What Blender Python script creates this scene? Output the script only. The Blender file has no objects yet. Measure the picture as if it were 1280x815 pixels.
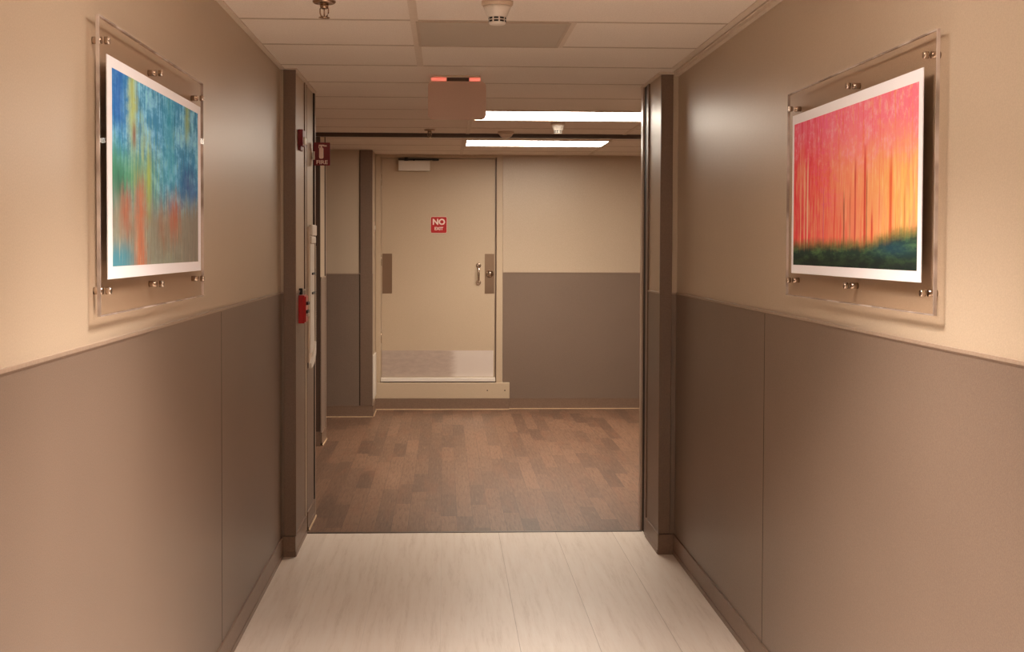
import bpy, bmesh, math
from mathutils import Vector, Matrix

COL = bpy.context.scene.collection
PI = math.pi
# ------------------------------------------------------------------ dimensions (metres)
XL, XR = -0.804, 1.151          # corridor walls
PL, PR = -0.742, 1.073          # faces of the two piers at the fire opening
YP = 6.258                      # front of the piers
YT = 6.77                       # change of flooring
YE = 7.20                       # end of the left pier
YER = 6.85                      # end of the right pier
YF = 11.952                     # far wall with the door
YR = 11.40                      # recessed wall left of the door
XS = -0.653                     # side face between recess and door
HC = 2.395                      # ceiling
DADO = 1.301
BASE = 0.10
XV0, XV1, YB = -2.6, 2.6, -6.5  # ends of the vestibule, wall behind

# ------------------------------------------------------------------ node helpers
def lin(c):
    f = lambda v: v/12.92 if v <= .04045 else ((v+.055)/1.055)**2.4
    return tuple(f(v/255) for v in c) + (1.0,)

class E:
    """a tiny expression wrapper over shader nodes"""
    def __init__(self, nt, s): self.nt, self.s = nt, s
    def _m(self, op, o=None, o2=None, clamp=False):
        n = self.nt.nodes.new('ShaderNodeMath'); n.operation = op; n.use_clamp = clamp
        for i, v in enumerate((self, o, o2)):
            if v is None: continue
            if isinstance(v, E): self.nt.links.new(v.s, n.inputs[i])
            else: n.inputs[i].default_value = v
        return E(self.nt, n.outputs[0])
    def __add__(self, o): return self._m('ADD', o)
    __radd__ = __add__
    def __sub__(self, o): return self._m('SUBTRACT', o)
    def __rsub__(self, o): return (self*-1)+o
    def __mul__(self, o): return self._m('MULTIPLY', o)
    __rmul__ = __mul__
    def abs(self): return self._m('ABSOLUTE')
    def clamp(self): return self._m('ADD', 0.0, None, True)
    def max(self, o): return self._m('MAXIMUM', o)
    def min(self, o): return self._m('MINIMUM', o)
    def pow(self, o): return self._m('POWER', o)
    def ss(self, a, b):
        n = self.nt.nodes.new('ShaderNodeMapRange'); n.interpolation_type = 'SMOOTHSTEP'
        self.nt.links.new(self.s, n.inputs['Value'])
        if a < b:
            n.inputs['From Min'].default_value = a; n.inputs['From Max'].default_value = b
        else:
            n.inputs['From Min'].default_value = b; n.inputs['From Max'].default_value = a
            n.inputs['To Min'].default_value = 1; n.inputs['To Max'].default_value = 0
        return E(self.nt, n.outputs[0])
    def bump(self, c, w):           # soft bump centred on c, half-width w
        return (self-c).abs().ss(w, 0)

class Mat:
    def __init__(self, name, color=(200,200,200), rough=.5, metal=0., spec=.5):
        self.m = bpy.data.materials.new(name); self.m.use_nodes = True
        self.nt = self.m.node_tree
        self.b = self.nt.nodes['Principled BSDF']
        self.out = self.nt.nodes['Material Output']
        self.b.inputs['Base Color'].default_value = lin(color)
        self.b.inputs['Roughness'].default_value = rough
        self.b.inputs['Metallic'].default_value = metal
        self.b.inputs['Specular IOR Level'].default_value = spec
    def coord(self, kind='Object'):
        n = self.nt.nodes.new('ShaderNodeTexCoord'); return n.outputs[kind]
    def xyz(self, kind='Object'):
        n = self.nt.nodes.new('ShaderNodeSeparateXYZ'); self.nt.links.new(self.coord(kind), n.inputs[0])
        return [E(self.nt, n.outputs[i]) for i in range(3)]
    def vec(self, x, y, z=0.0):
        n = self.nt.nodes.new('ShaderNodeCombineXYZ')
        for i, v in enumerate((x, y, z)):
            if isinstance(v, E): self.nt.links.new(v.s, n.inputs[i])
            else: n.inputs[i].default_value = v
        return n.outputs[0]
    def noise(self, vec, scale=5, detail=3, rough=.55, dist=0):
        n = self.nt.nodes.new('ShaderNodeTexNoise')
        self.nt.links.new(vec, n.inputs['Vector'])
        n.inputs['Scale'].default_value = scale; n.inputs['Detail'].default_value = detail
        n.inputs['Roughness'].default_value = rough; n.inputs['Distortion'].default_value = dist
        return E(self.nt, n.outputs['Fac'])
    def scaled(self, v, s):
        n = self.nt.nodes.new('ShaderNodeMapping'); self.nt.links.new(v, n.inputs[0])
        n.inputs['Scale'].default_value = s; return n.outputs[0]
    def mix(self, a, b, f, mode='MIX'):
        n = self.nt.nodes.new('ShaderNodeMix'); n.data_type = 'RGBA'; n.blend_type = mode
        if isinstance(f, E): self.nt.links.new(f.s, n.inputs[0])
        else: n.inputs[0].default_value = f
        for k, v in ((6, a), (7, b)):
            if isinstance(v, tuple): n.inputs[k].default_value = lin(v[:3])
            else: self.nt.links.new(v, n.inputs[k])
        return n.outputs[2]
    def color(self, s): self.nt.links.new(s, self.b.inputs['Base Color'])
    def gain(self, c, g):            # lifts the print colours to stand in for brighter, cooler light
        n = self.nt.nodes.new('ShaderNodeVectorMath'); n.operation = 'MULTIPLY'
        self.nt.links.new(c, n.inputs[0]); n.inputs[1].default_value = g
        k = self.nt.nodes.new('ShaderNodeVectorMath'); k.operation = 'MINIMUM'
        self.nt.links.new(n.outputs[0], k.inputs[0]); k.inputs[1].default_value = (.94, .94, .94)
        self.color(k.outputs[0])
    def rough(self, e): self.nt.links.new(e.s, self.b.inputs['Roughness'])
    def bump(self, e, strength=.2, dist=.002):
        n = self.nt.nodes.new('ShaderNodeBump'); n.inputs['Strength'].default_value = strength
        n.inputs['Distance'].default_value = dist
        self.nt.links.new(e.s, n.inputs['Height']); self.nt.links.new(n.outputs[0], self.b.inputs['Normal'])
    def emit(self, color, strength):
        self.b.inputs['Emission Color'].default_value = lin(color)
        self.b.inputs['Emission Strength'].default_value = strength

# ------------------------------------------------------------------ materials
def mottled(name, c1, c2, rough, scale=420, bumpk=.15, spec=.5, stretch=(1,1,1)):
    m = Mat(name, c1, rough, 0, spec)
    v = m.scaled(m.coord(), stretch)
    n = m.noise(v, scale, 2, .6); big = m.noise(m.coord(), 1.3, 2)
    m.color(m.mix(c1, c2, (n*.75+big*.25).ss(.32, .68)))
    m.bump(n, bumpk, .0015)
    return m.m
M = {}
M['wall'] = mottled('beige_wall_paint', (197,177,154), (186,166,143), .36, 260, .20, .55)
M['wainscot'] = mottled('taupe_wainscot_vinyl', (131,111,96), (116,97,84), .40, 330, .22, .5)
M['cap'] = mottled('taupe_cap_rail', (166,144,126), (155,133,115), .35, 100, .05)
M['base'] = mottled('brown_vinyl_base', (132,106,88), (122,97,80), .42, 90, .05)
M['toe_strip'] = mottled('pale_toe_strip', (214,186,150), (200,172,138), .5, 60, .05)  # thin pale strip along the foot of the base
M['tile'] = mottled('ceiling_tile', (243,231,219), (228,215,202), .9, 240, .5, .2)
M['tbar'] = mottled('ceiling_grid_metal', (222,204,186), (214,196,178), .5, 60, .02)
M['tbar_row'] = mottled('ceiling_grid_cross_metal', (198,178,158), (190,170,150), .5, 60, .02)
M['strip'] = mottled('brown_vinyl_corner_strip', (124,101,85), (114,92,77), .38, 150, .05, .5)
M['jamb'] = mottled('dark_brown_metal', (84,66,55), (76,59,49), .33, 150, .05, .5)
M['jamb_light'] = mottled('light_edge_metal', (190,168,150), (180,158,140), .3, 150, .05, .5)
M['groove'] = mottled('shadow_joint_rubber', (40,28,22), (34,24,19), .6, 150, .05, .3)
M['door'] = mottled('beige_door_paint', (198,176,150), (190,168,142), .45, 300, .12)
M['white'] = mottled('white_plastic', (228,218,206), (222,212,200), .4, 200, .03)
M['cream'] = mottled('cream_plastic', (214,190,168), (208,184,162), .45, 200, .03)
M['red'] = mottled('red_enamel', (188,20,24), (176,16,20), .3, 100, .03)
M['darkred'] = mottled('dark_red_plastic', (120,14,24), (112,12,22), .35, 100, .03)
M['black'] = mottled('black_plastic', (24,18,16), (20,15,13), .5, 100, .03)
M['pinkwhite'] = mottled('printed_white_ink', (250,226,214), (246,220,208), .5, 100, .02)
M['paper'] = mottled('white_print_paper', (252,250,255), (249,247,253), .8, 300, .02, .2)
M['ventgrey'] = mottled('grey_vent_metal', (200,186,170), (190,176,160), .6, 300, .05)

def metal(name, c, rough, var=.15):
    m = Mat(name, c, rough, 1.0)
    n = m.noise(m.scaled(m.coord(), (1, 1, 30)), 25, 3)
    m.rough(n*var + (rough-var/2))
    return m.m
M['chrome'] = metal('brushed_nickel', (205,190,176), .22)
M['brass'] = metal('sprinkler_chrome', (176,150,128), .25)
M['pushplate'] = metal('dull_bronze_plate', (150,126,106), .38)
def kick():
    m = Mat('scuffed_aluminium_reflection', (205,190,178), .3, .6)
    x, y, z = m.xyz()
    n = m.noise(m.vec(x*3, z*9, 0.0), 4, 5, .65); s = m.noise(m.vec(x*60, z*8, 0.0), 6, 3)
    m.rough((n*.12 + s*.05 + .22).clamp())
    m.color(m.mix(m.mix((204,188,176), (220,205,192), (n*.7+s*.3).ss(.3,.7)), (250,242,234), (x+(n-.5)*.06).ss(.03,.13)*.9))  # noise is scuffing; the paler right side is a painted reflection
    return m.m
M['kick'] = kick()

def floor_light():
    m = Mat('pale_plank_vinyl', (205,190,170), .3, 0, .5)
    x, y, z = m.xyz()
    br = m.nt.nodes.new('ShaderNodeTexBrick')
    m.nt.links.new(m.vec(y+.31, x-.29+30.5), br.inputs['Vector'])
    br.inputs['Scale'].default_value = 1; br.inputs['Brick Width'].default_value = 60
    br.inputs['Row Height'].default_value = .305; br.inputs['Mortar Size'].default_value = .0011
    br.inputs['Mortar Smooth'].default_value = .1; br.offset = .37; br.inputs['Bias'].default_value = 0
    br.inputs['Color1'].default_value = lin((234,220,206)); br.inputs['Color2'].default_value = lin((227,212,198))
    br.inputs['Mortar'].default_value = lin((230,217,204))
    streak = m.noise(m.vec(x*26, y*1.5, 0.0), 1.3, 5, .6, .2)
    fine = m.noise(m.vec(x*110, y*7, 0.0), 2, 3)
    c = m.mix(br.outputs['Color'], (200,180,160), (streak*.7+fine*.3).ss(.46,.74)*.6)
    c = m.mix(c, (236,226,214), streak.ss(.48,.28)*.45)
    c = m.mix(c, (176,156,138), E(m.nt, br.outputs['Fac'])*(x.ss(.1,.25)*.75+.2))
    m.color(c)
    m.rough(streak*.16 + .30)
    m.bump(fine*.4+E(m.nt, br.outputs['Fac'])*-.8, .10, .001)
    return m.m
M['floor_light'] = floor_light()

def floor_dark():
    m = Mat('dark_wood_plank_vinyl', (110,84,68), .4, 0, .45)
    x, y, z = m.xyz()
    row = ((x+9.02)*(1/.09))._m('FLOOR')
    yy = y + (row*78.233)._m('SINE')*1.7
    def brick(w, h, c1, c2, off, mort):
        br = m.nt.nodes.new('ShaderNodeTexBrick')
        m.nt.links.new(m.vec(yy+20.2, x+9.02), br.inputs['Vector'])
        br.inputs['Scale'].default_value = 1; br.inputs['Brick Width'].default_value = w
        br.inputs['Row Height'].default_value = h; br.inputs['Mortar Size'].default_value = mort
        br.inputs['Mortar Smooth'].default_value = .1; br.offset = off; br.offset_frequency = 2
        br.inputs['Color1'].default_value = lin(c1); br.inputs['Color2'].default_value = lin(c2)
        br.inputs['Mortar'].default_value = lin((70,50,40))
        return br
    br = brick(.62, .09, (128,95,74), (94,69,54), 0.0, .0009)
    streak = m.noise(m.vec(x*60, y*5, 0.0), 1.5, 5, .65, .4)
    patch = m.noise(m.vec(x*11.1, y*1.4, 0.0), 1.2, 2)
    c = m.mix(br.outputs['Color'], (82,60,47), streak.ss(.45,.75)*.65)
    c = m.mix(c, (146,110,86), streak.ss(.45,.25)*.4)
    c = m.mix(c, (122,82,61), patch.ss(.5,.72)*.45)
    m.color(c); m.rough(streak*.15 + .36)
    m.bump(streak, .08, .001)
    return m.m
M['floor_dark'] = floor_dark()

def acrylic():
    m = Mat('clear_acrylic', (255,255,255), .02)
    nt = m.nt; nt.nodes.remove(m.b)
    tr = nt.nodes.new('ShaderNodeBsdfTransparent'); tr.inputs[0].default_value = lin((247,243,240))
    gl = nt.nodes.new('ShaderNodeBsdfGlossy'); gl.inputs['Roughness'].default_value = .015
    fr = nt.nodes.new('ShaderNodeFresnel'); fr.inputs[0].default_value = 1.42
    mx = nt.nodes.new('ShaderNodeMixShader')
    geo = nt.nodes.new('ShaderNodeNewGeometry')
    k = E(nt, fr.outputs[0])*.10*(1-E(nt, geo.outputs['Backfacing']))
    nt.links.new(k.s, mx.inputs[0]); nt.links.new(tr.outputs[0], mx.inputs[1]); nt.links.new(gl.outputs[0], mx.inputs[2])
    nt.links.new(mx.outputs[0], m.out.inputs[0])
    return m.m
M['acrylic'] = acrylic()
def acrylic_edge():
    m = Mat('polished_acrylic_edge', (255,255,255), .1)
    nt = m.nt
    x, y, z = m.xyz()
    n = m.noise(m.vec(z*3, y*3, 0.0), 2.5, 2)
    m.color(m.mix((236,222,214), (176,160,150), n.ss(.4,.6)))
    tr = nt.nodes.new('ShaderNodeBsdfTransparent'); tr.inputs[0].default_value = lin((235,225,218))
    mx = nt.nodes.new('ShaderNodeMixShader'); mx.inputs[0].default_value = .72
    nt.links.new(tr.outputs[0], mx.inputs[1]); nt.links.new(m.b.outputs[0], mx.inputs[2])
    nt.links.new(mx.outputs[0], m.out.inputs[0])
    return m.m
M['acrylic_edge'] = acrylic_edge()

def lamp_mat(name, color, s):
    m = Mat(name, (250,245,238), .5); m.emit(color, s); return m.m
M['diffuser'] = lamp_mat('lit_diffuser', (255,242,224), 21.0)
M['diffuser_near'] = lamp_mat('lit_diffuser_corridor', (255,243,230), 15.0)
M['led_red'] = lamp_mat('red_led_glow', (255,80,66), .65)

def sign_plate():
    m = Mat('edge_lit_plate', (196,164,146), .35, 0, .4)
    x, y, z = m.xyz()
    m.color(m.mix((192,160,142), (206,174,156), m.noise(m.vec(x,y,z), 300, 2)))
    return m.m
M['exit_plate'] = sign_plate()

def blue_art():
    m = Mat('blue_green_abstract_print', (60,120,140), .7, 0, .2)
    n3 = m.coord('UV'); s = m.nt.nodes.new('ShaderNodeSeparateXYZ'); m.nt.links.new(n3, s.inputs[0])
    u, v = E(m.nt, s.outputs[0]), E(m.nt, s.outputs[1])
    st = m.noise(m.vec(u*55, v*2.2, 1.0), 1.2, 5, .65)        # fine vertical streaks
    st2 = m.noise(m.vec(u*18, v*1.6, 5.0), 1.2, 4, .65)
    st3 = m.noise(m.vec(u*120, v*3, 9.0), 1.2, 4, .65)
    bl = m.noise(m.vec(u*9, v*8, 3.0), 1.2, 5, .7)
    uw = u + (bl-.5)*.10 + (st-.5)*.03
    vw = v + (st2-.5)*.32 + (st-.5)*.12
    c = m.mix((58,138,178), (142,208,230), (bl*.55+st*.45).ss(.42,.60))
    c = m.mix(c, (30,100,136), st2.ss(.54,.66)*.6)
    c = m.mix(c, (30,150,150), st.ss(.50,.62)*v.ss(.9,.6)*.45)
    c = m.mix(c, (150,190,130), (st2*.5+bl*.5).ss(.54,.66)*.4)
    c = m.mix(c, (36,96,176), (u.bump(.05,.14)*v.ss(.62,.8))*.8)
    c = m.mix(c, (40,150,170), u.bump(.6,.12)*v.ss(.35,.6)*.55)
    # middle greens
    c = m.mix(c, (92,160,108), (vw.bump(.47,.24)*uw.ss(.66,.2))*.85)
    c = m.mix(c, (176,192,104), (st*.6+st2*.4).ss(.46,.57)*uw.bump(.32,.24)*v.bump(.55,.38)*.75)
    c = m.mix(c, (36,104,80), uw.bump(.06,.13)*vw.bump(.42,.22)*.8)
    c = m.mix(c, (42,66,128), uw.bump(.86,.2)*vw.bump(.5,.18)*.8)
    c = m.mix(c, (52,96,160), uw.bump(.92,.1)*vw.bump(.42,.15)*.5)
    # lower rust and olive
    low = vw.ss(.48,.24)
    c = m.mix(c, (142,128,90), low*.85)
    c = m.mix(c, (134,122,106), low*uw.ss(.6,.95)*.75)
    c = m.mix(c, (192,106,68), (uw+(st-.5)*.16).bump(.27,.10)*vw.ss(.58,.36)*.8)
    c = m.mix(c, (170,92,60), uw.bump(.12,.09)*vw.bump(.27,.2)*.8)
    c = m.mix(c, (176,96,66), (uw+(st-.5)*.16).bump(.66,.13)*vw.bump(.28,.24)*.85)
    c = m.mix(c, (150,92,66), uw.bump(.5,.08)*vw.bump(.2,.18)*.6)
    c = m.mix(c, (56,136,150), uw.ss(.26,.08)*v.ss(.17,.04)*.85)
    # yellow green runs
    c = m.mix(c, (186,196,96), uw.bump(.19,.075)*v.ss(.5,.85)*.85)
    c = m.mix(c, (168,184,80), (u+(st-.5)*.05).bump(.355,.05)*v.bump(.48,.3)*.9)
    c = m.mix(c, (150,166,80), uw.bump(.84,.06)*v.ss(.7,.9)*.8)
    c = m.mix(c, (150,84,50), (u+(st-.5)*.03).bump(.205,.03)*v.bump(.7,.11)*.85)
    # pale threads and dark threads
    c = m.mix(c, (196,206,196), st3.ss(.66,.78)*v.ss(.95,.5)*.45)
    c = m.mix(c, (24,44,54), st3.ss(.44,.30)*.55)
    c = m.mix(c, (216,196,150), st3.ss(.58,.70)*vw.ss(.5,.3)*.5)
    c = m.mix(c, (150,190,210), (st*.5+bl*.5).ss(.58,.70)*v.ss(.55,.8)*.45)
    m.gain(c, (1.16, 1.24, 1.42))
    return m.m
def red_art():
    m = Mat('red_orange_abstract_print', (240,110,90), .7, 0, .2)
    n3 = m.coord('UV'); s = m.nt.nodes.new('ShaderNodeSeparateXYZ'); m.nt.links.new(n3, s.inputs[0])
    u, v = E(m.nt, s.outputs[0]), E(m.nt, s.outputs[1])
    st = m.noise(m.vec(u*55, v*2.0, 21.0), 1.2, 5, .65)
    st2 = m.noise(m.vec(u*18, v*1.8, 25.0), 1.2, 4, .65)
    st3 = m.noise(m.vec(u*120, v*2.4, 29.0), 1.2, 4, .65)
    bl = m.noise(m.vec(u*9, v*8, 23.0), 1.2, 5, .7)
    fb = m.noise(m.vec(u*40, v*14, 27.0), 1.2, 5, .75)
    uw = u + (bl-.5)*.18 + (st2-.5)*.22
    c = m.mix((246,76,80), (252,142,104), uw.ss(.08,.55))
    c = m.mix(c, (252,186,100), uw.ss(.5,.95)*v.ss(.98,.6))
    c = m.mix(c, (252,160,112), st2.ss(.48,.62)*.6)
    c = m.mix(c, (244,112,136), (v+(bl-.5)*.4+u*.14).ss(.62,1.0)*.8)
    c = m.mix(c, (254,176,176), (fb*.6+bl*.4).ss(.48,.62)*v.ss(.45,.85)*.6)
    c = m.mix(c, (252,180,110), (fb*.4+st*.6).ss(.50,.62)*v.ss(.25,.6)*u.ss(.12,.5)*.6)
    c = m.mix(c, (236,90,150), (bl).bump(.42,.06)*v.ss(.1,.5)*u.bump(.3,.25)*.35)
    c = m.mix(c, (230,40,50), st.ss(.50,.64)*(1.1-u*.7)*.6)
    c = m.mix(c, (253,214,150), st3.ss(.56,.68)*v.ss(.95,.45)*.55)
    c = m.mix(c, (206,60,44), st3.ss(.44,.32)*v.ss(.9,.5)*.45)
    # thin trunks
    for cu, w, v1, col, k in ((.075,.006,.62,(252,190,140),.9), (.115,.006,.70,(252,196,150),.8), (.145,.007,.72,(253,206,160),.95),
                              (.22,.005,.5,(240,180,130),.6), (.30,.006,.5,(200,90,130),.6), (.57,.007,.66,(196,30,40),.8),
                              (.645,.009,.72,(206,30,36),.9), (.48,.006,.45,(120,70,40),.8), (.53,.005,.5,(170,70,40),.6),
                              (.70,.007,.35,(214,50,40),.85), (.83,.012,.62,(220,66,34),.85), (.92,.006,.45,(200,110,50),.7),
                              (.40,.006,.5,(226,60,50),.7), (.66,.004,.58,(90,50,30),.7)):
        uu = u + (st2-.5)*.012
        c = m.mix(c, col, uu.bump(cu, w*1.6)*v.ss(v1+.1, v1-.12)*k)
    # forest floor
    edge = v + (st-.5)*.07 + (bl-.5)*.07 - u.ss(.6,1.0)*.07 + .03
    c = m.mix(c, (108,110,52), edge.ss(.24,.15)*.8)
    g = m.mix((32,56,46), (86,116,68), (m.noise(m.vec(u*9, v*16, 33.0), 1, 4, .65)).ss(.42,.68))
    g = m.mix(g, (26,66,82), u.bump(.84,.22)*v.bump(.12,.08)*.7)
    g = m.mix(g, (22,26,24), v.ss(.11,.03)*.75)
    c = m.mix(c, g, edge.ss(.20,.12))
    c = m.mix(c, (220,150,100), (u+(st2-.5)*.02).bump(.115,.008)*v.bump(.14,.06)*.5)
    m.gain(c, (1.06, 1.16, 1.34))
    return m.m
M['art_blue'] = blue_art(); M['art_red'] = red_art()

# ------------------------------------------------------------------ mesh helpers
def box(bm, x0, x1, y0, y1, z0, z1, mi=0, bev=0):
    if bev:
        t = bmesh.new(); box(t, x0, x1, y0, y1, z0, z1, mi)
        bmesh.ops.bevel(t, geom=t.edges[:], offset=bev, segments=2, affect='EDGES', profile=.5)
        me = bpy.data.meshes.new('tmp'); t.to_mesh(me); t.free()
        n = len(bm.faces); bm.from_mesh(me); bpy.data.meshes.remove(me)
        bm.faces.ensure_lookup_table()
        for f in bm.faces[n:]: f.material_index = mi
        return
    v = [bm.verts.new(p) for p in ((x0,y0,z0),(x1,y0,z0),(x1,y1,z0),(x0,y1,z0),(x0,y0,z1),(x1,y0,z1),(x1,y1,z1),(x0,y1,z1))]
    for q in ((0,3,2,1),(4,5,6,7),(0,1,5,4),(1,2,6,5),(2,3,7,6),(3,0,4,7)):
        f = bm.faces.new([v[i] for i in q]); f.material_index = mi
def lathe(bm, prof, center=(0,0,0), axis='Z', seg=32, mi=0):
    """prof: list of (radius, height); axis the direction of height"""
    rings = []
    for r, h in prof:
        ring = []
        for k in range(seg):
            a = 2*PI*k/seg; p = (r*math.cos(a), r*math.sin(a), h)
            if axis == 'X': p = (h, p[0], p[1])
            elif axis == 'Y': p = (p[0], h, p[1])
            ring.append(bm.verts.new((p[0]+center[0], p[1]+center[1], p[2]+center[2])))
        rings.append(ring)
    for a, b in zip(rings, rings[1:]):
        for k in range(seg):
            f = bm.faces.new((a[k], a[(k+1) % seg], b[(k+1) % seg], b[k])); f.material_index = mi; f.smooth = True
    for ring in (rings[0], rings[-1]):
        f = bm.faces.new(ring); f.material_index = mi
def tube(bm, pts, r, seg=12, mi=0):
    pts = [Vector(p) for p in pts]; rings = []
    for i, p in enumerate(pts):
        d = (pts[min(i+1, len(pts)-1)] - pts[max(i-1, 0)]).normalized()
        up = Vector((0,0,1)) if abs(d.z) < .9 else Vector((1,0,0))
        a = d.cross(up).normalized(); b = d.cross(a)
        rings.append([bm.verts.new(p + a*r*math.cos(2*PI*k/seg) + b*r*math.sin(2*PI*k/seg)) for k in range(seg)])
    for a, b in zip(rings, rings[1:]):
        for k in range(seg):
            f = bm.faces.new((a[k], a[(k+1) % seg], b[(k+1) % seg], b[k])); f.material_index = mi; f.smooth = True
    for ring in (rings[0], rings[-1]): bm.faces.new(ring).material_index = mi
def rounded_plate(bm, x0, x1, z0, z1, y0, y1, r, mi=0, n=6):
    """plate in the XZ plane, thickness along Y"""
    out = []
    for cx, cz, a0 in ((x1-r, z1-r, 0), (x0+r, z1-r, PI/2), (x0+r, z0+r, PI), (x1-r, z0+r, 1.5*PI)):
        for k in range(n+1):
            a = a0 + PI/2*k/n; out.append((cx+r*math.cos(a), cz+r*math.sin(a)))
    A = [bm.verts.new((x, y0, z)) for x, z in out]; B = [bm.verts.new((x, y1, z)) for x, z in out]
    bm.faces.new(A).material_index = mi; bm.faces.new(B[::-1]).material_index = mi
    for k in range(len(A)):
        bm.faces.new((A[k], B[k], B[(k+1) % len(A)], A[(k+1) % len(A)])).material_index = mi
def obj(name, bm, mats, parent=None):
    bmesh.ops.recalc_face_normals(bm, faces=bm.faces[:])
    me = bpy.data.meshes.new(name); bm.to_mesh(me); bm.free()
    for m in (mats if isinstance(mats, (list, tuple)) else [mats]): me.materials.append(M[m] if isinstance(m, str) else m)
    o = bpy.data.objects.new(name, me); COL.objects.link(o)
    if parent:
        o.parent = parent                       # children are written in the thing's own frame
    return o
def thing(name, label, cat, loc=(0,0,0), group=None, kind=None, rot=(0,0,0)):
    o = bpy.data.objects.new(name, None); COL.objects.link(o); o.location = loc; o.rotation_euler = rot
    o.empty_display_size = .05
    return tag(o, label, cat, group, kind)
def tag(o, label, cat, group=None, kind=None):
    o['label'] = label; o['category'] = cat
    if group: o['group'] = group
    if kind: o['kind'] = kind
    return o
def struct(o, label, cat): return tag(o, label, cat, None, 'structure')
def B(): return bmesh.new()
def one(*a, **k):
    bm = B(); box(bm, *a, **k); return bm

# local frame of a wall face: s runs along, t points into the room
class Face:
    def __init__(self, p0, p1, n):
        self.p0 = Vector(p0); self.d = (Vector(p1)-self.p0); self.L = self.d.length; self.d.normalize(); self.n = Vector(n)
    def box(self, bm, s0, s1, t0, t1, z0, z1, mi=0):
        a = self.p0+self.d*s0+self.n*t0; b = self.p0+self.d*s1+self.n*t1
        box(bm, min(a.x,b.x), max(a.x,b.x), min(a.y,b.y), max(a.y,b.y), z0, z1, mi)
def wainscot(wall, face, seams=(), dado=DADO, s0=0, s1=None):
    s1 = face.L if s1 is None else s1
    cuts = [s0] + sorted(c for c in seams if s0 < c < s1) + [s1]
    for a, b in zip(cuts, cuts[1:]):
        bm = B(); face.box(bm, a+(.0008 if a > s0 else 0), b-(.0008 if b < s1 else 0), -.004, .004, BASE-.01, dado)
        obj('wainscot_panel', bm, 'wainscot', wall)
    if len(cuts) > 2:
        bm = B()
        for c in cuts[1:-1]: face.box(bm, c-.0016, c+.0016, -.004, .0046, BASE, dado-.004)
        obj('panel_joint', bm, 'groove', wall)
    bm = B(); face.box(bm, s0, s1, -.004, .0065, dado-.003, dado+.005)
    face.box(bm, s0, s1, -.004, .0055, dado-.007, dado-.003, 1)
    obj('cap_rail', bm, ['cap', 'strip'], wall)
def baseboard(name, faces, label, toe=True):
    bm = B()
    for f, s0, s1 in faces:
        f.box(bm, s0, s1, -.002, .010, .004, BASE)
        f.box(bm, s0, s1, -.002, .013, .0, .022)
        if toe: f.box(bm, s0, s1, .0, .019, .0005, .008, 1)
        f.box(bm, s0, s1, -.002, .0115, BASE-.004, BASE+.001)
    return struct(obj(name, bm, ['base', 'toe_strip']), label, 'baseboard')

# ------------------------------------------------------------------ floor, ceiling, walls
bm = one(XL-.2, XR+.2, YB-.2, YT, -.08, 0)
struct(obj('floor', bm, 'floor_light'), 'pale beige plank vinyl floor of the near corridor', 'floor')
bm = one(XV0-.2, XV1+.2, YT, YF+.2, -.08, 0)
struct(obj('floor', bm, 'floor_dark'), 'dark brown wood plank floor beyond the pale floor', 'floor')
bm = B(); box(bm, PL+.01, PR-.01, YT-.012, YT+.012, 0, .0035, bev=.0012)
struct(obj('trim_1', bm, 'jamb'), 'thin dark threshold strip between pale and dark floors', 'threshold')

bm = one(XV0-.2, XV1+.2, YB-.2, YF+.2, HC, HC+.1)
struct(obj('ceiling', bm, 'tile'), 'beige acoustic tile ceiling with thin grid lines', 'ceiling')
bm = B(); TB = .003
rows = [4.892+.61*k for k in range(-18, 3)] + [6.74, 7.40, 8.05, 8.66, 9.27, 10.26, 10.87, 11.48]
for r in rows:
    x0, x1 = (XL, XR) if r < YP else ((PL, PR) if r < YER else (XV0, XV1))
    if YER < r < YE: x0 = PL
    if 11.4 < r: x0 = XS
    box(bm, x0, x1, r-.0105, r+.0105, HC-.0014, HC+.002, 1)
for x, y0, y1 in ((-.12, YB, 6.112), (1.103, YB, 6.112), (.49, 4.892, 5.502), (.17, 6.74, 9.73), (1.375, 7.4, 9.73), (.15, 9.80, YF), (1.35, 9.80, YF)):
    box(bm, x-.015, x+.015, y0, y1, HC-TB-.0005, HC+.002, 0)
struct(obj('trim_2', bm, ['tbar', 'tbar_row']), 'thin metal grid holding the ceiling tiles', 'ceiling grid')
bm = B()                                        # wall angle along the walls
box(bm, XL, XL+.022, YB, YP, HC-.006, HC); box(bm, XR-.022, XR, YB, YP, HC-.02, HC)
box(bm, XR-.030, XR-.022, YB, YP, HC-.008, HC)
box(bm, XL, PL+.02, YP-.02, YP, HC-.006, HC); box(bm, PR-.02, XR, YP-.02, YP, HC-.012, HC)
box(bm, PL, PL+.02, YP, YE, HC-.006, HC); box(bm, PR-.02, PR, YP, YER, HC-.006, HC)
box(bm, XS, XV1, YF-.02, YF, HC-.005, HC); box(bm, XV0, XS, YR-.02, YR, HC-.005, HC)
struct(obj('trim_3', bm, 'tbar'), 'metal angle trim where ceiling meets walls', 'trim')
bm = one(XV0, XV1, 9.725, 9.79, HC-.030, HC)
struct(obj('trim_4', bm, 'jamb'), 'brown header strip across the ceiling between the two lit fixtures', 'trim')

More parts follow.
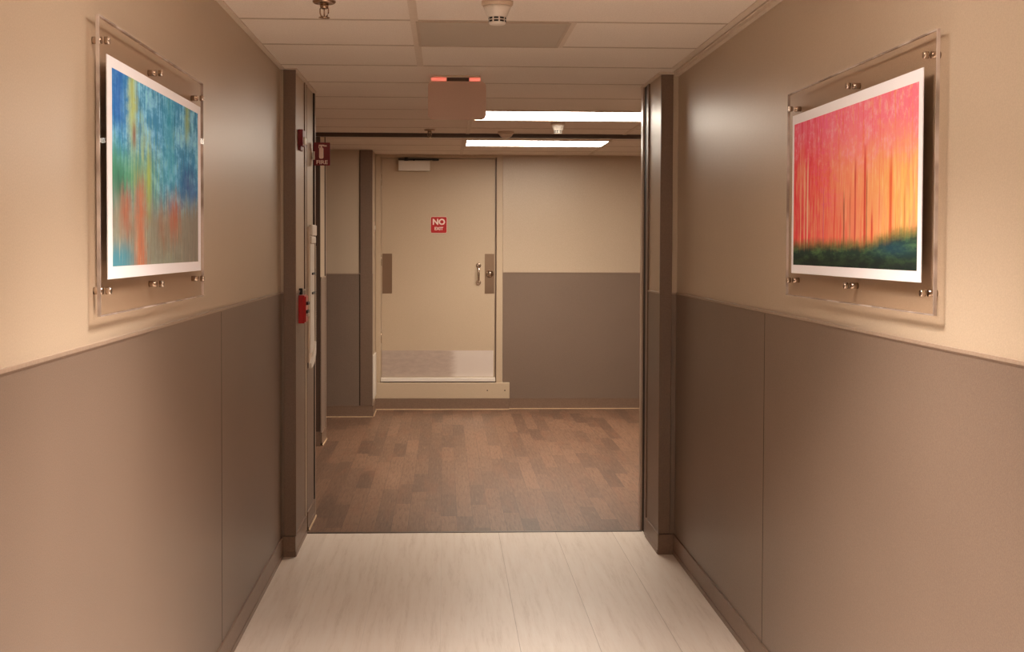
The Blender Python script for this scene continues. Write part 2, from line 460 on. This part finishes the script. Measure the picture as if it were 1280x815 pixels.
def wall(name, boxes, label):
    bm = B()
    for b in boxes: box(bm, *b)
    return struct(obj(name, bm, 'wall'), label, 'wall')
w = wall('wall_left', [(XL-.12, XL, YB, YP, 0, HC)], 'left corridor wall, beige above taupe wainscot, holding the blue artwork')
fL = Face((XL, YB), (XL, YP), (1, 0)); wainscot(w, fL, [4.581-YB-2.44*k for k in range(5)])
w = wall('wall_right', [(XR, XR+.12, YB, YP, 0, HC)], 'right corridor wall, beige above taupe wainscot, holding the red artwork')
fR = Face((XR, YB), (XR, YP), (-1, 0)); wainscot(w, fR, [4.506-YB-2.44*k for k in range(5)])
w = wall('wall_back', [(XL-.12, XR+.12, YB-.12, YB, 0, HC)], 'corridor wall behind the viewpoint')
fB = Face((XL, YB), (XR, YB), (0, 1)); wainscot(w, fB)
# left pier
w = wall('wall_left_pier', [(XV0, PL, YP, YE, 0, HC)], 'left pier of the opening, carrying the red fire devices')
f1 = Face((XL, YP), (PL, YP), (0, -1)); f2 = Face((PL, YP), (PL, YE), (1, 0)); f3 = Face((XV0, YE), (PL, YE), (0, 1))
wainscot(w, f1); wainscot(w, f2, s0=0, s1=6.735-YP); wainscot(w, f2, s0=6.815-YP); wainscot(w, f3)
w = wall('wall_right_pier', [(PR, XV1, YP, YER, 0, HC)], 'right pier of the opening at the floor change')
g1 = Face((PR, YP), (XR, YP), (0, -1)); g2 = Face((PR, YP), (PR, YER), (-1, 0)); g3 = Face((PR, YER), (XV1, YER), (0, 1))
wainscot(w, g1); wainscot(w, g2, s1=6.64-YP); wainscot(w, g3)
# stub behind the left pier, recess, far wall, vestibule ends
w = wall('wall_left_stub', [(XV0, -.95, 9.75, 10.10, 0, HC)], 'narrow wall end seen just behind the fire sign')
h1 = Face((XV0, 9.75), (-.95, 9.75), (0, -1)); h2 = Face((-.95, 9.75), (-.95, 10.10), (1, 0)); h3 = Face((XV0, 10.10), (-.95, 10.10), (0, 1))
wainscot(w, h1, dado=1.29, s1=h1.L-.06); wainscot(w, h2, dado=1.29); wainscot(w, h3, dado=1.29)
w = wall('wall_recess', [(XV0, XS, YR, YF+.15, 0, HC)], 'shadowed recessed wall left of the far door')
i1 = Face((XV0, YR), (XS, YR), (0, -1)); i2 = Face((XS, YR), (XS, YF), (1, 0))
wainscot(w, i1, [1.0], dado=1.285)
bm = B(); i2.box(bm, 0, .10, -.004, .004, BASE-.01, 1.285); obj('wainscot_panel', bm, 'wainscot', w)
w = wall('wall_far', [(.545, XV1, YF, YF+.15, 0, HC), (XS, .545, YF+.13, YF+.17, 0, HC)], 'far wall right of the door, beige above taupe wainscot')
j1 = Face((.545, YF), (XV1, YF), (0, -1)); wainscot(w, j1, dado=1.29)
w = wall('wall_vestibule_right', [(XV1, XV1+.12, YER, YF+.15, 0, HC)], 'vestibule end wall hidden behind the right pier')
k1 = Face((XV1, YER), (XV1, YF), (-1, 0)); wainscot(w, k1, dado=1.29)
w = wall('wall_vestibule_left', [(XV0-.12, XV0, YE, YF, 0, HC)], 'vestibule end wall hidden behind the left pier')
l1 = Face((XV0, YE), (XV0, 9.75), (1, 0)); l2 = Face((XV0, 10.10), (XV0, YR), (1, 0)); wainscot(w, l1, dado=1.29); wainscot(w, l2, dado=1.29)

baseboard('baseboard_left', [(fL, 0, fL.L)], 'brown base along the left corridor wall', False)
baseboard('baseboard_right', [(fR, 0, fR.L)], 'brown base along the right corridor wall', False)
baseboard('baseboard_back', [(fB, 0, fB.L)], 'brown base behind the viewpoint', False)
baseboard('baseboard_left_pier', [(f1, 0, f1.L+.01), (f2, 0, 6.735-YP)], 'brown base round the left pier up to the joint', False)
baseboard('baseboard_left_pier_far', [(f2, 6.82-YP, f2.L), (f3, 0, f3.L)], 'brown base of the left pier beyond the joint, with pale toe line')
baseboard('baseboard_right_pier', [(g1, -.01, g1.L), (g2, 0, 6.64-YP)], 'brown base round the right pier', False)
baseboard('baseboard_right_pier_far', [(g3, 0, g3.L)], 'brown base on the hidden back of the right pier')
baseboard('baseboard_left_stub', [(h1, 0, h1.L-.06), (h2, 0, h2.L), (h3, 0, h3.L)], 'brown base round the narrow wall end behind the fire sign')
baseboard('baseboard_recess', [(i1, 0, i1.L+.01), (i2, 0, .40)], 'brown base in the recess left of the far door')
baseboard('baseboard_far', [(Face((.612, YF), (XV1, YF), (0, -1)), 0, XV1-.612)], 'brown base along the far wall right of the door step')
baseboard('baseboard_vestibule_right', [(k1, 0, k1.L)], 'brown base of the hidden right end wall')
baseboard('baseboard_vestibule_left', [(l1, 0, l1.L), (l2, 0, l2.L)], 'brown base of the hidden left end wall')

# vertical strips on the piers and corners
def strip(name, dims, label, mat='jamb', bev=.002):
    bm = B()
    for d in (dims if isinstance(dims, list) else [dims]): box(bm, *d[:6], mi=d[6] if len(d) > 6 else 0, bev=bev)
    return struct(obj(name, bm, mat if isinstance(mat, list) else [mat]), label, 'trim')
strip('trim_5', (-.789, -.729, YP-.010, YP+.006, BASE+.004, HC-.007), 'dark brown corner strip on the front of the left pier', 'strip')
strip('trim_6', (1.064, 1.124, YP-.010, YP+.006, BASE+.004, HC-.013), 'dark brown corner strip on the front of the right pier', 'strip')
strip('trim_7', [(PL-.01, PL+.004, 6.735, 6.815, 0, HC-.007), (PL-.01, PL+.0065, 6.728, 6.738, 0, HC-.007, 1), (PL-.01, PL+.0065, 6.812, 6.822, 0, HC-.007, 1)],
      'vertical joint cover on the left pier beside the pull station', ['wall', 'strip'], .001)
strip('trim_8', [(PR-.009, PR+.01, 6.645, 6.70, 0, HC-.007, 0), (PR-.004, PR+.01, 6.70, 6.80, 0, HC-.007, 1), (PR-.013, PR+.01, 6.80, YER+.012, 0, HC-.007, 2)],
      'dark metal door jamb ending the right pier', ['strip', 'groove', 'jamb_light'], .0015)
strip('trim_9', [(PL-.03, PL+.008, YE-.016, YE+.008, BASE, HC-.007, 0), (PL-.05, PL+.011, YE+.008, YE+.024, 0, HC-.007, 1)], 'dark and pale metal edge ending the left pier', ['groove', 'jamb_light'], .001)
strip('trim_10', [(-1.01, -.952, 9.738, 9.754, BASE+.01, HC-.031, 0), (-1.01, -.952, 9.736, 9.754, 0, BASE+.01, 1)], 'dark jamb strip on the narrow wall end behind the fire sign', ['jamb', 'base'])
strip('trim_11', [(-.956, -.944, 10.075, 10.082, BASE+.002, HC-.001, 1), (-.99, -.942, 10.088, 10.112, BASE+.002, HC-.001, 0)], 'thin corner guard on the narrow wall end', ['jamb_light', 'groove'], .001)
strip('trim_12', [(-.757, -.648, YR-.009, YR+.004, BASE+.004, HC-.006, 0), (-.764, -.757, YR-.006, YR+.004, BASE+.004, HC-.006, 1)], 'wide dark corner guard on the recess left of the door', ['strip', 'groove'], .001)

# ------------------------------------------------------------------ far door on its step
d = thing('door_1', 'beige steel door with kick plate and red NO EXIT sign at the hall end', 'door', (0, YF, 0), kind='structure')
LX0, LX1, LZ0, LZ1 = -.596, .472, .298, 2.356
bm = B()
box(bm, XS+.002, LX0-.012, -.022, .06, .248, HC-.006, bev=.002); box(bm, LX1+.012, .543, -.022, .06, .248, HC-.006, bev=.002)
box(bm, LX0-.012, LX1+.012, -.022, .06, LZ1+.012, HC-.006, bev=.002)
box(bm, LX0-.014, LX0-.002, .006, .06, .248, LZ1+.014, bev=.001); box(bm, LX1+.002, LX1+.014, .004, .06, .248, LZ1+.014, 1)  # brown slip right of the leaf stands in for the stop's shadow
box(bm, LX0-.012, LX1+.012, .006, .06, LZ1+.003, LZ1+.014)
obj('door_frame', bm, ['door', 'strip'], d)
bm = B(); box(bm, LX0, LX1, .018, .062, LZ0, LZ1, bev=.002); leaf = obj('door_leaf', bm, 'door', d)
bm = B(); rounded_plate(bm, LX0+.003, LX1-.014, .304, .552, .0162, .018, .004); obj('kick_plate', bm, 'kick', d)
for x0, x1 in ((-.588, -.497), (.374, .464)):
    bm = B(); rounded_plate(bm, x0, x1, 1.089, 1.464, .0155, .018, .004); obj('push_plate', bm, 'pushplate', d)
bm = B(); tube(bm, [(.316, .016, 1.355), (.316, -.012, 1.350), (.316, -.030, 1.33), (.316, -.036, 1.30), (.316, -.037, 1.275), (.316, -.036, 1.25), (.316, -.030, 1.22), (.316, -.012, 1.198), (.316, .016, 1.194)], .0105)
for z in (1.355, 1.194): lathe(bm, [(.024, .018), (.024, .010), (.016, .004)], (.316, 0, z), 'Y', 20)
obj('pull_handle', bm, 'chrome', d)
bm = B(); lathe(bm, [(.036, .016), (.036, .006), (.030, -.004), (.018, -.006), (.017, -.016), (.010, -.018)], (.421, 0, 1.279), 'Y', 24); obj('deadbolt', bm, 'chrome', d)
bm = B(); box(bm, -.437, -.143, -.045, .018, 2.238, 2.332, bev=.004); cl = obj('door_closer', bm, 'white', d)
bm = B(); box(bm, -.44, -.10, -.040, -.018, 2.340, 2.352, bev=.001); box(bm, -.12, -.06, -.036, -.02, 2.334, 2.352, bev=.001); lathe(bm, [(.018, 2.333), (.018, 2.362)], (-.365, -.025, 0), 'Z', 16); box(bm, -.30, -.285, -.03, .0, 2.333, 2.342)
obj('closer_arm', bm, 'black', cl)
bm = B()
for z in (.62, 1.35, 2.10): lathe(bm, [(.006, z), (.006, z+.11)], (LX0-.004, .012, 0), 'Z', 10)
obj('hinge', bm, 'chrome', d)
bm = B(); box(bm, LX0-.004, LX1+.004, -.03, .06, .262, .297, bev=.003); obj('sill', bm, 'white', d)
bm = B(); box(bm, XS-.006, .610, -.045, .10, .104, .252, bev=.004); stp = obj('step', bm, 'door', d)
bm = B(); box(bm, XS-.004, .608, -.050, .10, .006, .104, bev=.002); box(bm, XS-.002, .608, -.058, .0, 0, .008, 1); obj('step_base', bm, ['base', 'toe_strip'], stp)
bm = B()
for sx in (.40, .565): lathe(bm, [(.006, -.046), (.004, -.048)], (sx, 0, .18), 'Y', 10)
obj('step_screw', bm, 'black', stp)

# ------------------------------------------------------------------ lettering
def lettering(name, text, size, mat, parent, loc, rot=(PI/2, 0, 0), bold=0, depth=.0006, sx=1):
    cu = bpy.data.curves.new(name, 'FONT'); cu.body = text; cu.size = size; cu.align_x = 'CENTER'; cu.align_y = 'CENTER'
    cu.extrude = depth; cu.offset = bold
    o = bpy.data.objects.new(name, cu); COL.objects.link(o)
    dg = bpy.context.evaluated_depsgraph_get()
    me = bpy.data.meshes.new_from_object(o.evaluated_get(dg)); bpy.data.objects.remove(o)
    me.materials.clear(); me.materials.append(M[mat])
    r = bpy.data.objects.new(name, me); COL.objects.link(r)
    r.location = loc; r.rotation_euler = rot; r.scale = (sx, 1, 1)
    r.parent = parent
    return r
t = thing('door_sign', 'small square red NO EXIT sign on the far door', 'sign', (-.0595, YF+.018, 1.735))
bm = B(); rounded_plate(bm, -.0765, .0765, -.0775, .0775, -.003, 0, .014); obj('sign_border', bm, 'pinkwhite', t)['label'] = 'pale border'
bm = B(); rounded_plate(bm, -.074, .074, -.075, .075, -.0042, -.0005, .012); obj('sign_plate', bm, 'red', t)
lettering('lettering', 'NO', .074, 'pinkwhite', t, (0, -.0045, .026), bold=.003)['label'] = 'white word NO'
lettering('lettering', 'EXIT', .040, 'pinkwhite', t, (0, -.0045, -.036), bold=.0012)['label'] = 'white word EXIT'

# ------------------------------------------------------------------ ceiling fixtures
def troffer(label, x, y, mat, w=1.19, h=.60, group=None):
    t = thing('ceiling_light', label, 'light', (x, y, HC), group)
    bm = B(); a, b = w/2, h/2
    for q in ((-a, a, -b, -b+.02), (-a, a, b-.02, b), (-a, -a+.02, -b+.02, b-.02), (a-.02, a, -b+.02, b-.02)): box(bm, *q, -.007, 0)
    obj('frame', bm, 'tbar', t)
    obj('diffuser', one(-a+.02, a-.02, -b+.02, b-.02, -.0045, -.0005), mat, t)
    return t
troffer('long lit fluorescent ceiling panel nearer the piers, partly behind blank hanging sign', .773, 8.355, 'diffuser')
troffer('lit fluorescent ceiling panel farther off, just before the door', .752, 10.565, 'diffuser')
troffer('lit ceiling panel above the two artworks, out of view overhead', .185, 2.757, 'diffuser_near', .60)
troffer('unseen lit ceiling panel added just behind the viewpoint', .185, -.9, 'diffuser_near', .60)  # unseen fixture added to brighten the near corridor
troffer('unseen lit ceiling panel added farthest behind the viewpoint', .185, -4.56, 'diffuser_near', .60)  # second unseen fixture, added for the same extra light

for y in (2.757, -.9, -4.56):                    # area lamps added under the corridor diffusers to throw more light downward
    la = bpy.data.lights.new('corridor_extra_lamp', 'AREA'); la.shape = 'SQUARE'; la.size = .54; la.spread = math.radians(99)
    la.energy = 47; la.color = (1.0, .90, .81)
    lo = bpy.data.objects.new('corridor_extra_lamp', la); COL.objects.link(lo); lo.location = (.185, y, HC-.02)

for x, y in ((.773, 8.355), (.752, 10.565)):     # added likewise under the two fixtures beyond the piers
    la = bpy.data.lights.new('vestibule_extra_lamp', 'AREA'); la.shape = 'RECTANGLE'; la.size = 1.1; la.size_y = .54; la.spread = math.radians(122)
    la.energy = 16; la.color = (1.0, .89, .76)
    lo = bpy.data.objects.new('vestibule_extra_lamp', la); COL.objects.link(lo); lo.location = (x, y, HC-.02)

t = thing('ceiling_vent', 'flat grey square perforated panel in the ceiling beside the near smoke detector', 'vent', (.185, 5.197, HC))
bm = B()
for q in ((-.299, .299, -.299, -.287), (-.299, .299, .287, .299), (-.299, -.287, -.287, .287), (.287, .299, -.287, .287)): box(bm, *q, -.006, 0)
obj('frame', bm, 'tbar_row', t); obj('grille', one(-.287, .287, -.287, .287, -.004, -.0005), 'ventgrey', t)

def detector(label, x, y, s):
    t = thing('smoke_detector', label, 'smoke detector', (x, y, HC), 'smoke detectors on the ceiling')
    bm = B(); lathe(bm, [(.056*s, 0), (.056*s, -.012*s), (.050*s, -.018*s)], seg=40); obj('mounting_base', bm, 'cream', t)
    bm = B(); lathe(bm, [(.049*s, -.017*s), (.046*s, -.026*s), (.036*s, -.052*s), (.031*s, -.055*s), (.031*s, -.0555*s), (.030*s, -.077*s), (.026*s, -.081*s), (.010*s, -.083*s)], seg=40); obj('housing', bm, 'white', t)
    bm = B()
    for z in (-.061, -.071):
        for k in range(9):
            a0 = 2*PI*k/9+.1
            for j in range(4):
                a, b = a0+j*.13, a0+(j+1)*.13
                r = .0315*s; h = .0032*s
                bm.faces.new([bm.verts.new((r*math.cos(q), r*math.sin(q), z*s+e)) for q, e in ((a, -h), (b, -h), (b, h), (a, h))])
    obj('sensor_slots', bm, 'black', t)
    return t
detector('white cone-shaped smoke detector in front of the grey ceiling vent', .182, 4.50, 1.0)
detector('white smoke detector between the two lit ceiling panels', .785, 8.86, .92)

def sprinkler(label, x, y):
    t = thing('sprinkler', label, 'sprinkler', (x, y, HC), 'sprinkler heads on the ceiling')
    bm = B(); lathe(bm, [(.041, 0), (.041, -.004), (.036, -.009), (.020, -.011)], seg=32); obj('escutcheon', bm, 'brass', t)
    bm = B(); lathe(bm, [(.015, -.009), (.015, -.022), (.010, -.028)], seg=20)
    for s in (-1, 1): tube(bm, [(s*.010, 0, -.020), (s*.0145, 0, -.028), (s*.0145, 0, -.042), (s*.011, 0, -.052), (0, 0, -.058)], .0025, 8)
    tube(bm, [(0, 0, -.022), (0, 0, -.058)], .0022, 8); obj('frame', bm, 'brass', t)
    bm = B(); lathe(bm, [(.004, -.056), (.019, -.0575), (.020, -.060), (.004, -.061)], seg=24); obj('deflector', bm, 'brass', t)
sprinkler('metal sprinkler head at the top left ceiling, nearest the viewpoint', -.428, 4.53)
sprinkler('tiny far sprinkler head below the left edge of the hanging sign', -.116, 9.42)
t = thing('ceiling_sensor', 'low round dome sensor on the ceiling left of the far smoke detector', 'sensor', (.455, 9.56, HC))
bm = B(); lathe(bm, [(.062, 0), (.062, -.012), (.058, -.017)], seg=32); obj('base_ring', bm, 'cream', t)
bm = B(); lathe(bm, [(.052, -.016), (.049, -.026), (.040, -.037), (.026, -.045), (.010, -.048)], seg=32); obj('dome', bm, 'cream', t)

t = thing('exit_sign', 'blank rounded hanging sign with red glow along its top edge', 'sign', (.059, 6.46, HC))
bm = B(); box(bm, -.118, .118, -.028, .028, -.010, 0, bev=.003); obj('housing', bm, 'cream', t)
bm = B(); box(bm, -.052, .060, -.006, .006, -.028, -.009); obj('rail', bm, 'jamb', t)
for x0, x1 in ((-.132, -.054), (.062, .118)):
    bm = B(); box(bm, x0, x1, -.010, .008, -.026, -.011, bev=.002); obj('red_light', bm, 'led_red', t)
bm = B(); rounded_plate(bm, -.147, .147, -.221, -.028, -.004, .004, .026); obj('sign_plate', bm, 'exit_plate', t)

# ------------------------------------------------------------------ left pier devices
t = thing('fire_alarm_strobe', 'dark red alarm strobe high on the left pier', 'alarm', (PL, 6.50, 2.066))
bm = B(); box(bm, 0, .026, -.055, .055, -.030, .053, bev=.004); box(bm, 0, .016, -.05, .05, -.052, -.030, bev=.004); obj('body', bm, 'darkred', t)
bm = B(); box(bm, .024, .036, -.035, .035, -.022, .016, bev=.005); obj('lens', bm, 'white', t)
t = thing('fire_alarm_pull_station', 'bright red manual pull station at waist height on the left pier', 'alarm', (PL, 6.50, 1.212))
bm = B(); box(bm, 0, .034, -.062, .062, -.072, .070, bev=.004); obj('body', bm, 'red', t)
bm = B(); box(bm, .033, .040, -.056, .056, -.066, .064, bev=.003); obj('cover', bm, 'red', t)
bm = B(); box(bm, .038, .050, -.042, .042, .020, .036, bev=.003); box(bm, .038, .048, -.042, .042, -.022, -.006, bev=.002); hd = obj('handle', bm, 'black', t)
bm = B(); lathe(bm, [(.010, .038), (.010, .050), (.006, .053)], (0, -.010, -.030), 'X', 14); obj('lock', bm, 'white', t)
bm = B(); box(bm, 0, .018, -.012, .012, .072, .104, bev=.003); obj('conduit_stub', bm, 'black', t)

t = thing('extinguisher_sign', 'dark red FIRE sign sticking out from the left pier, with extinguisher picture', 'sign', (PL+.004, 7.13, 2.04))
bm = B(); box(bm, 0, .012, -.012, .03, -.028, .018, bev=.002); obj('bracket', bm, 'white', t)
bm = B(); rounded_plate(bm, .006, .097, -.060, .068, 0, .004, .004); obj('sign_plate', bm, 'darkred', t)
bm = B(); rounded_plate(bm, .036, .060, -.022, .040, -.0012, .001, .008); box(bm, .043, .053, -.0012, .001, .038, .050); box(bm, .034, .064, -.0012, .001, .048, .0555); box(bm, .060, .078, -.0012, .001, .0455, .0525); box(bm, .033, .038, -.0012, .001, .036, .052)
obj('extinguisher_symbol', bm, 'pinkwhite', t)['label'] = 'pale extinguisher picture'
lettering('lettering', 'FIRE', .030, 'pinkwhite', t, (.0515, -.0008, -.0425), bold=.0006, sx=1.18)['label'] = 'pale word FIRE'

t = thing('wall_cabinet', 'narrow tall white wall cabinet with black catches beneath the FIRE sign', 'cabinet', (PL, 6.98, 1.262))
bm = B(); box(bm, 0, .014, -.13, .13, -.36, .372, bev=.003); obj('backplate', bm, 'cream', t)
bm = B(); box(bm, .010, .030, -.10, .125, .325, .385, bev=.006); box(bm, .010, .026, -.10, .118, .283, .322, bev=.006); obj('top_cap', bm, 'white', t)
bm = B(); box(bm, .013, .018, -.10, .115, -.31, .28, bev=.002); obj('door_panel', bm, 'white', t)
bm = B(); box(bm, .012, .022, .105, .127, -.30, .28)
for k in range(58): box(bm, .020, .0265, .103, .1275, -.295+k*.0098, -.2905+k*.0098)
obj('ribbed_edge', bm, 'ventgrey', t)
for z in (.118, .012):
    bm = B(); box(bm, .016, .024, -.03, .105, z-.006, z+.006, bev=.002); obj('catch', bm, 'black', t)
bm = B()
pts = [(-.122, -.388), (-.02, -.384), (.06, -.365), (.115, -.330), (.129, -.300), (.129, -.262), (.105, -.258), (.06, -.285), (-.02, -.335), (-.122, -.362)]
A = [bm.verts.new((.010, *q)) for q in pts]; Bv = [bm.verts.new((.026, *q)) for q in pts]
bm.faces.new(A); bm.faces.new(Bv[::-1])
for k in range(len(pts)): bm.faces.new((A[k], Bv[k], Bv[(k+1) % len(pts)], A[(k+1) % len(pts)]))
obj('bottom_tray', bm, 'white', t)

# switch and plate on the narrow side wall by the door
t = thing('light_switch', 'small pale light switch on the narrow wall left of the far door', 'switch', (XS, 11.72, 1.70))
bm = B(); box(bm, 0, .006, -.05, .05, -.058, .058, bev=.002); obj('wall_plate', bm, 'cream', t)
for y in (-.022, .022):
    bm = B(); box(bm, .005, .012, y-.008, y+.008, -.018, .020, bev=.002); obj('toggle', bm, 'white', t)
bm = B(); box(bm, XS+.001, XS+.014, 11.50, 11.88, .15, .545, bev=.003)
tag(obj('side_panel', bm, 'white'), 'thin white panel low on the narrow wall left of the door step', 'panel')

# ------------------------------------------------------------------ the two framed prints
def artwork(side, label, y0, y1, z0, z1, py, pz, iy, iz, sy, sz, art):
    """side +1: on the left wall facing +X; -1: on the right wall"""
    wx = XL if side > 0 else XR
    t = thing('framed_picture', label, 'picture', (wx, (y0+y1)/2, (z0+z1)/2), 'acrylic mounted prints in the corridor')
    oy, oz = (y0+y1)/2, (z0+z1)/2
    X = lambda a: side*a
    def bx(bm, a, b, ya, yb, za, zb, mi=0, bev=0):
        box(bm, min(X(a), X(b)), max(X(a), X(b)), ya-oy, yb-oy, za-oz, zb-oz, mi, bev)
    bm = B(); bx(bm, .0215, .0280, y0, y1, z0, z1)
    for f in bm.faces:
        f.normal_update(); f.material_index = 0 if abs(f.normal.x) > .5 else 1
    obj('acrylic_sheet', bm, ['acrylic', 'acrylic_edge'], t)
    bm = B(); e = .0035  # rim added round the sheet so its edges cast a stronger shadow
    for q in ((y0-e, y1+e, z0-e, z0-.0002), (y0-e, y1+e, z1+.0002, z1+e), (y0-e, y0-.0002, z0, z1), (y1+.0002, y1+e, z0, z1)):
        bx(bm, .0208, .0287, *q)
    obj('added_edge_rim', bm, 'acrylic_edge', t)['label'] = 'pale rim added along the polished edge'
    bm = B(); bx(bm, .0282, .0300, py[0], py[1], pz[0], pz[1]); pp = obj('paper', bm, 'paper', t)
    bm = B(); uv = bm.loops.layers.uv.new('UVMap')
    u0, u1 = (iy[0], iy[1]) if side > 0 else (iy[1], iy[0])
    vs = [bm.verts.new((X(.0303), y-oy, z-oz)) for y, z in ((u0, iz[0]), (u1, iz[0]), (u1, iz[1]), (u0, iz[1]))]
    f = bm.faces.new(vs)
    for l, c in zip(f.loops, ((0,0),(1,0),(1,1),(0,1))): l[uv].uv = c
    me = bpy.data.meshes.new('print'); bm.to_mesh(me); bm.free(); me.materials.append(M[art])
    o = bpy.data.objects.new('print', me); COL.objects.link(o); o.parent = pp
    for z in sz:
        for y in sy:
            bm = B(); c = (0, y-oy, z-oz)
            lathe(bm, [(.0085, X(0)), (.0085, X(.0212))], c, 'X', 20)
            so = obj('standoff', bm, 'chrome', t)
            bm = B(); lathe(bm, [(.0088, X(.0281)), (.0088, X(.0385)), (.0078, X(.040))], c, 'X', 20); obj('cap', bm, 'chrome', so)
artwork(1, 'blue and green abstract print in clear acrylic on the left wall', 2.90, 4.12, 1.372, 2.045,
        (2.955, 4.068), (1.452, 1.968), (2.997, 4.022), (1.481, 1.943), (2.945, 3.49, 4.072), (1.426, 1.997), 'art_blue')
artwork(-1, 'red and orange abstract forest print in clear acrylic on the right wall', 2.875, 4.135, 1.378, 2.029,
        (2.948, 4.070), (1.449, 1.955), (2.974, 4.047), (1.476, 1.925), (2.925, 3.495, 4.085), (1.425, 1.980), 'art_red')

# ------------------------------------------------------------------ camera
cam = bpy.data.cameras.new('camera'); co = bpy.data.objects.new('camera', cam); COL.objects.link(co)
yaw, pitch, roll, f, cx, cy = .0435, .0291, .0035, 1587.28, 625.29, 354.94
right = Vector((math.cos(yaw), -math.sin(yaw), 0)); fw0 = Vector((math.sin(yaw), math.cos(yaw), 0)); up0 = Vector((0, 0, 1))
fwd = fw0*math.cos(pitch) - up0*math.sin(pitch); up = fw0*math.sin(pitch) + up0*math.cos(pitch)
cr, sr = math.cos(roll), math.sin(roll)
ax = right*cr + up*sr; ay = up*cr - right*sr; az = -fwd
co.matrix_world = Matrix(((ax.x, ay.x, az.x, 0), (ax.y, ay.y, az.y, 0), (ax.z, ay.z, az.z, 1.5296), (0, 0, 0, 1)))
cam.sensor_width = 36; cam.sensor_fit = 'HORIZONTAL'; cam.lens = f*36/1280
cam.shift_x = (640-cx)/1280; cam.shift_y = (cy-407.5)/1280
cam.clip_start = .05
bpy.context.scene.camera = co

# ------------------------------------------------------------------ world and view
wd = bpy.data.worlds.new('world'); bpy.context.scene.world = wd; wd.use_nodes = True
wd.node_tree.nodes['Background'].inputs[0].default_value = (.9, .75, .6, 1); wd.node_tree.nodes['Background'].inputs[1].default_value = .02
sc = bpy.context.scene
sc.view_settings.view_transform = 'Standard'; sc.view_settings.look = 'None'
sc.view_settings.exposure = 0.0; sc.view_settings.gamma = 1.0
